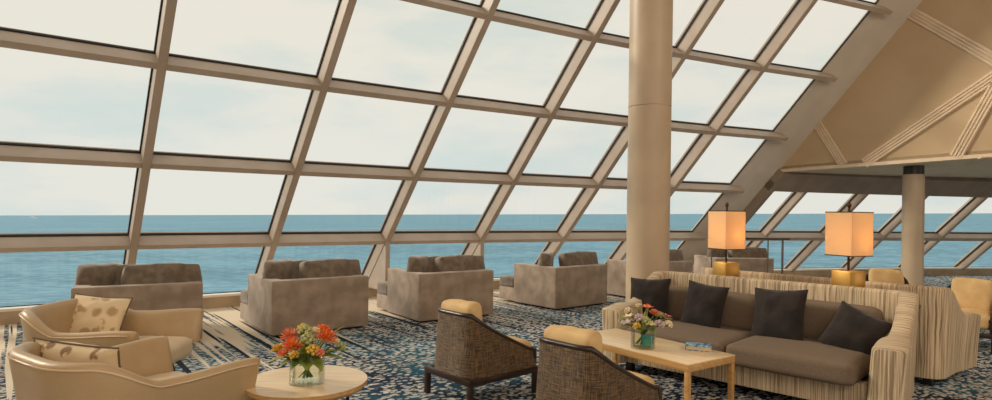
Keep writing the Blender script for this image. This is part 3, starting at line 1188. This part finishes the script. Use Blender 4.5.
# ------------------------------------------------------------------ vases and flowers
def vase(x, y, z, r, h, label, lining=False):
    t = thing('glass_vase', label, 'vase', (x, y, z), 0, 'clear glass vases')
    bm = bmesh.new()
    lathe(bm, [(r * .3, .004), (r, .001), (r, h), (r - .005, h), (r - .005, .014), (r * .3, .012)], 40)
    finish(bm, 'glass', M['vase'], t)
    bm = bmesh.new()
    lathe(bm, [(r * .3, .016), (r - .007, .016), (r - .007, h * .55), (r * .3, h * .55)], 36)
    finish(bm, 'water', M['water'], t)
    if lining:
        bm = bmesh.new()
        n = 18
        rr = r - .010
        vs = []
        for k in range(n + 1):
            a = -1.9 + 1.5 * k / n
            vs.append([bm.verts.new((q * math.cos(a), q * math.sin(a), zz)) for q, zz in ((rr, .03), (rr, h * .7), (rr - .003, h * .7), (rr - .003, .03))])
        for A, B in zip(vs, vs[1:]):
            for k in range(4):
                bm.faces.new((A[k], B[k], B[(k + 1) % 4], A[(k + 1) % 4]))
        bm.faces.new(vs[0]); bm.faces.new(vs[-1][::-1])
        finish(bm, 'turquoise_leaf_lining', M['turq'], t)
    return t

def petal_mesh(bm, c, d, ln, w, cup=.3):
    """one pointed, slightly cupped petal or leaf with thickness"""
    d = d.normalized()
    s = d.cross(Vector((0, 0, 1)))
    if s.length < .1: s = d.cross(Vector((1, 0, 0)))
    s.normalize()
    u = s.cross(d)
    rows = []
    for k in range(5):
        t = k / 4
        ww = w * math.sin(PI * min(.97, .12 + .85 * t)) * .5
        p = c + d * ln * t + u * cup * ln * t * t
        rows.append([bm.verts.new(p - s * ww + u * ww * .4), bm.verts.new(p - u * .001), bm.verts.new(p + s * ww + u * ww * .4), bm.verts.new(p + u * .003)])
    for A, B in zip(rows, rows[1:]):
        for k in range(4):
            bm.faces.new((A[k], A[(k + 1) % 4], B[(k + 1) % 4], B[k]))
    bm.faces.new(rows[0][::-1]); bm.faces.new(rows[-1])

def bloom(kind, rad, seed):
    rr = random.Random(seed)
    bm = bmesh.new()
    if kind == 'rose':
        for ring, (n, el, ln) in enumerate(((5, 1.35, .7), (7, .95, .9), (9, .5, 1.0), (9, .1, 1.0))):
            for k in range(n):
                a = 2 * PI * k / n + ring * .5 + rr.uniform(-.1, .1)
                d = Vector((math.cos(a) * math.cos(el), math.sin(a) * math.cos(el), math.sin(el)))
                petal_mesh(bm, Vector((0, 0, 0)), d, rad * ln, rad * .85, .35)
    elif kind == 'pincushion':
        for k in range(46):
            a = k * 2.39996; el = math.asin(max(-.35, 1 - 1.3 * k / 46))
            d = Vector((math.cos(a) * math.cos(el), math.sin(a) * math.cos(el), math.sin(el)))
            petal_mesh(bm, d * rad * .2, d, rad * .85, rad * .22, .25)
    elif kind == 'lily':
        for k in range(6):
            a = 2 * PI * k / 6
            d = Vector((math.cos(a) * .85, math.sin(a) * .85, .5))
            petal_mesh(bm, Vector((0, 0, 0)), d, rad * 1.15, rad * .5, -.15)
    else:   # cluster of small buds
        for k in range(16):
            a = k * 2.39996; el = math.asin(1 - 1.15 * k / 16)
            d = Vector((math.cos(a) * math.cos(el), math.sin(a) * math.cos(el), math.sin(el)))
            bmesh.ops.create_icosphere(bm, subdivisions=1, radius=rad * .27, matrix=Matrix.Translation(d * rad * .72))
    return bm

def bouquet(x, y, z, label, blooms, rx, h0, seed, vase_h, leaves):
    rr = random.Random(seed)
    t = thing('flower_bouquet', label, 'flowers', (x, y, z), 0, 'bouquets in the glass vases')
    protos = {}
    n = len(blooms)
    for k, (kind, mat, dx, dy, dz, rad) in enumerate(blooms):
        key = (kind, mat)
        if key not in protos:
            o = finish(bloom(kind, .045, seed + k), 'flower_head', M[mat], t, 60)
            protos[key] = o
        else:
            o = protos[key].copy()
            COL.objects.link(o)
            o.parent = t
        o.location = (dx, dy, dz)
        o.scale = (rad / .045,) * 3
        tilt = Vector((dx * 2.2, dy * 2.2, 1)).normalized()
        o.rotation_euler = tilt.to_track_quat('Z', 'Y').to_euler()
        bm = bmesh.new()
        e = Vector((dx, dy, dz)) - tilt * rad * .2
        tube(bm, [Vector((-dx * .25 + rr.uniform(-.02, .02), -dy * .25, .03)), Vector((dx * .3, dy * .3, vase_h)), e], .004, 6)
        finish(bm, 'stem', M['stem'], t, 60)
    for k, (mat, dx, dy, dz, ln, w) in enumerate(leaves):
        bm = bmesh.new()
        d = Vector((dx, dy, dz))
        petal_mesh(bm, Vector((dx * .03, dy * .03, vase_h)), d, ln, w, -.35)
        finish(bm, 'leaf', M[mat], t, 60)
    return t

vase(-1.13, 3.70, .45, .105, .155, 'wide clear glass vase with orange flowers on the round table')
rr = random.Random(5)
bl = [('pincushion', 'fl_orange', -.07, -.07, .225, .066), ('pincushion', 'fl_orange', .12, -.04, .275, .066),
      ('pincushion', 'fl_coral', -.12, .03, .27, .055), ('rose', 'fl_orange', .06, .1, .29, .05),
      ('bud', 'fl_green', .02, -.06, .27, .05), ('bud', 'fl_yellow', .06, -.1, .215, .045), ('bud', 'fl_green', -.02, .02, .30, .05),
      ('rose', 'fl_cream', .03, .03, .29, .045), ('bud', 'fl_yellow', -.05, .06, .31, .04), ('rose', 'fl_yellow', -.16, -.04, .20, .045),
      ('bud', 'fl_coral', .10, -.10, .20, .035), ('rose', 'fl_coral', -.11, -.10, .185, .04), ('bud', 'fl_cream', .15, .05, .23, .04),
      ('bud', 'fl_green', .20, .0, .22, .035), ('bud', 'fl_yellow', -.04, -.12, .19, .035)]
lv = [('leaf_y', -1, -.3, .25, .2, .07), ('leaf', -1, .2, .7, .17, .06), ('leaf', 1, -.2, .35, .21, .07), ('leaf_y', 1, .1, .55, .22, .05),
      ('leaf', .3, -1, .0, .12, .10), ('leaf', -.3, -1, .1, .12, .08), ('leaf', .7, -.8, .1, .16, .08), ('leaf_y', -.1, .1, 1, .21, .04),
      ('leaf_y', .6, .1, 1.2, .26, .04), ('leaf', .2, 1, .6, .2, .07), ('leaf', -.7, -.8, .2, .15, .07), ('leaf', 0, -.8, .7, .16, .06),
      ('leaf', .5, .6, 1, .2, .06), ('leaf_y', -.6, .5, 1, .22, .05)]
bouquet(-1.13, 3.70, .45, 'orange and yellow bouquet in the vase on the round table', bl, .2, .2, 3, .15, lv)

vase(1.17, 4.80, .45, .095, .17, 'clear glass vase with turquoise lining on the rectangular coffee table', True)
bl = [('lily', 'fl_cream', -.12, -.03, .24, .05), ('lily', 'fl_coral', .02, -.02, .31, .05), ('bud', 'fl_mauve', -.05, -.08, .24, .045),
      ('rose', 'fl_coral', .07, -.05, .27, .045), ('lily', 'fl_cream', .12, .02, .25, .05), ('bud', 'fl_green', .0, -.1, .22, .045),
      ('rose', 'fl_cream', -.03, .04, .30, .045), ('bud', 'fl_mauve', .1, -.1, .2, .045), ('lily', 'fl_coral', .17, -.02, .25, .045),
      ('bud', 'fl_cream', -.1, .06, .27, .04), ('lily', 'fl_mauve', -.15, -.08, .2, .05), ('rose', 'fl_orange', .05, .08, .3, .035),
      ('bud', 'fl_green', .14, .08, .24, .04), ('lily', 'fl_cream', .03, -.13, .2, .045),
      ('bud', 'fl_green', -.16, .02, .2, .04), ('bud', 'fl_yellow', -.08, -.13, .19, .035), ('bud', 'fl_cream', .17, -.09, .2, .04), ('lily', 'fl_mauve', .19, .05, .22, .045)]
lv = [('leaf', -1, -.3, .35, .18, .06), ('leaf_y', -1, .2, .8, .18, .04), ('leaf', 1, -.2, .3, .2, .05), ('leaf', 1, .1, .7, .2, .04),
      ('leaf', .3, -1, .1, .12, .08), ('leaf', -.4, -1, .2, .12, .08), ('leaf_y', .1, .1, 1, .17, .04), ('leaf', .2, 1, .6, .2, .06), ('leaf', -.5, .6, .9, .2, .06)]
bouquet(1.17, 4.80, .45, 'cream, coral and mauve bouquet in the vase on the rectangular table', bl, .2, .2, 9, .165, lv)

# ------------------------------------------------------------------ handrail by the far windows
hr = thing('handrail', 'dark topped handrail on thin steel posts by the far windows', 'handrail', (4.7, 11.35, 0), R(4))
bm = bmesh.new()
box(bm, (0, 0, 1.075), (1.55, .09, .035), bev=.006)
finish(bm, 'top_rail', M['railtop'], hr)
for x in (-.7, .38, .66):
    bm = bmesh.new()
    tube(bm, [(x, 0, 0), (x, 0, 1.06)], .02 if x > .6 else .012, 10)
    finish(bm, 'post', M['steel'], hr)

# ------------------------------------------------------------------ sea, ship on the horizon
bm = bmesh.new()
S = 60000.0
NS = 24
def seaz(x, y):
    return -30 + .0168 * x - .0034 * y
vs = [[bm.verts.new((x, y, seaz(x, y))) for x in (-S, -S / 8, -600, 0, 600, S / 8, S)] for y in (-2000, 0, 400, 2500, 12000, S)]
for A, B in zip(vs, vs[1:]):
    for k in range(6):
        bm.faces.new((A[k], A[k + 1], B[k + 1], B[k]))
o = finish(bm, 'sea', M['sea'])
o['kind'] = 'stuff'
tag(o, 'wide calm teal sea reaching the horizon outside the windows', 'sea')
shp = thing('ship', 'tiny white ship on the horizon at the far left', 'ship', (-4550, 6000, seaz(-4550, 6000)), R(10))
bm = bmesh.new()
hexa(bm, [(-30, -6, 0), (30, -6, 0), (30, 6, 0), (-30, 6, 0), (-34, -7, 8), (40, -2, 8), (40, 2, 8), (-34, 7, 8)])
finish(bm, 'hull', M['white'], shp)
bm = bmesh.new()
box(bm, (-6, 0, 11), (40, 10, 6)); box(bm, (-2, 0, 16), (22, 8, 5)); box(bm, (-8, 0, 22), (6, 4, 8))
finish(bm, 'superstructure', M['white'], shp)

# ------------------------------------------------------------------ world
w = bpy.data.worlds.new('sky')
bpy.context.scene.world = w
w.use_nodes = True
nt = w.node_tree
bg = nt.nodes['Background']
tc = N(nt, 'ShaderNodeTexCoord')
sp = N(nt, 'ShaderNodeSeparateXYZ')
nt.links.new(tc.outputs['Generated'], sp.inputs[0])
mp = N(nt, 'ShaderNodeMapping')
mp.inputs['Scale'].default_value = (1, 1, 3.5)
nt.links.new(tc.outputs['Generated'], mp.inputs[0])
n1 = N(nt, 'ShaderNodeTexNoise', Scale=2.6, Detail=6, Roughness=.55)
nt.links.new(mp.outputs[0], n1.inputs['Vector'])
cl = smooth(nt, n1.outputs[0], .36, .56)
el = smooth(nt, sp.outputs[2], 0.0, .45)
low = mixcol(nt, cl, rgb(218, 229, 226), rgb(238, 237, 228))
high = mixcol(nt, cl, rgb(222, 227, 217), rgb(243, 236, 222))
nt.links.new(mixcol(nt, el, low, high), bg.inputs[0])
bg.inputs[1].default_value = .95

# ------------------------------------------------------------------ lights
def area(name, loc, target, sx, sy, power, col):
    l = bpy.data.lights.new(name, 'AREA')
    l.shape = 'RECTANGLE'
    l.size, l.size_y = sx, sy
    l.energy = power
    l.color = col
    o = bpy.data.objects.new(name, l)
    COL.objects.link(o)
    o.location = loc
    o.rotation_euler = (Vector(target) - Vector(loc)).to_track_quat('-Z', 'Y').to_euler()
    return o
area('starboard_fill', (19.5, 3, 1.3), (8, 9, 2.2), 8, 1.8, 190, (1, .95, .88))  # added fill from the right, lifts the dark soffit; no real source there
area('camera_side_fill', (2, -6.6, 2.6), (2, 5, 2.2), 16, 3.5, 225, (1, .86, .70))  # added fill behind the camera, brightens everything that faces it
area('ceiling_lamp_bank', (0, -3.5, 5.9), (1, 5, 0), 10, 3, 360, (1, .84, .66))
area('bulkhead_side_fill', (6, 1.5, 5.6), (4, 8, 1.5), 4, 3, 160, (1, .82, .62))  # added side fill to brighten the tan bulkhead, not a fixture
area('soffit_lamp', (9.5, 7.5, 2.36), (9.3, 7.5, 0), 3, 3, 30, (1, .86, .7))
s = bpy.data.lights.new('sun', 'SUN')
s.energy = 2.8
s.angle = R(12)
s.color = (1, .9, .74)
so = bpy.data.objects.new('sun', s)
COL.objects.link(so)
so.rotation_euler = Vector((.84, -.28, -.46)).to_track_quat('-Z', 'Y').to_euler()

# ------------------------------------------------------------------ camera
sc = bpy.context.scene
cam = bpy.data.cameras.new('camera')
co = bpy.data.objects.new('camera', cam)
COL.objects.link(co)
cam.sensor_width = 36
cam.lens = 610.5 / 992 * 36
cam.shift_y = 12 / 992
cam.clip_end = 200000
cam.clip_start = .05
co.matrix_world = Matrix.Translation((0, 0, EYE)) @ Matrix.Rotation(R(90), 4, 'X') @ Matrix.Rotation(.0146, 4, 'Z')
sc.camera = co
sc.cycles.transparent_max_bounces = 32
sc.view_settings.view_transform = 'Standard'
sc.view_settings.look = 'None'
sc.view_settings.exposure = 0
sc.view_settings.gamma = 1
sc.view_settings.use_curve_mapping = False
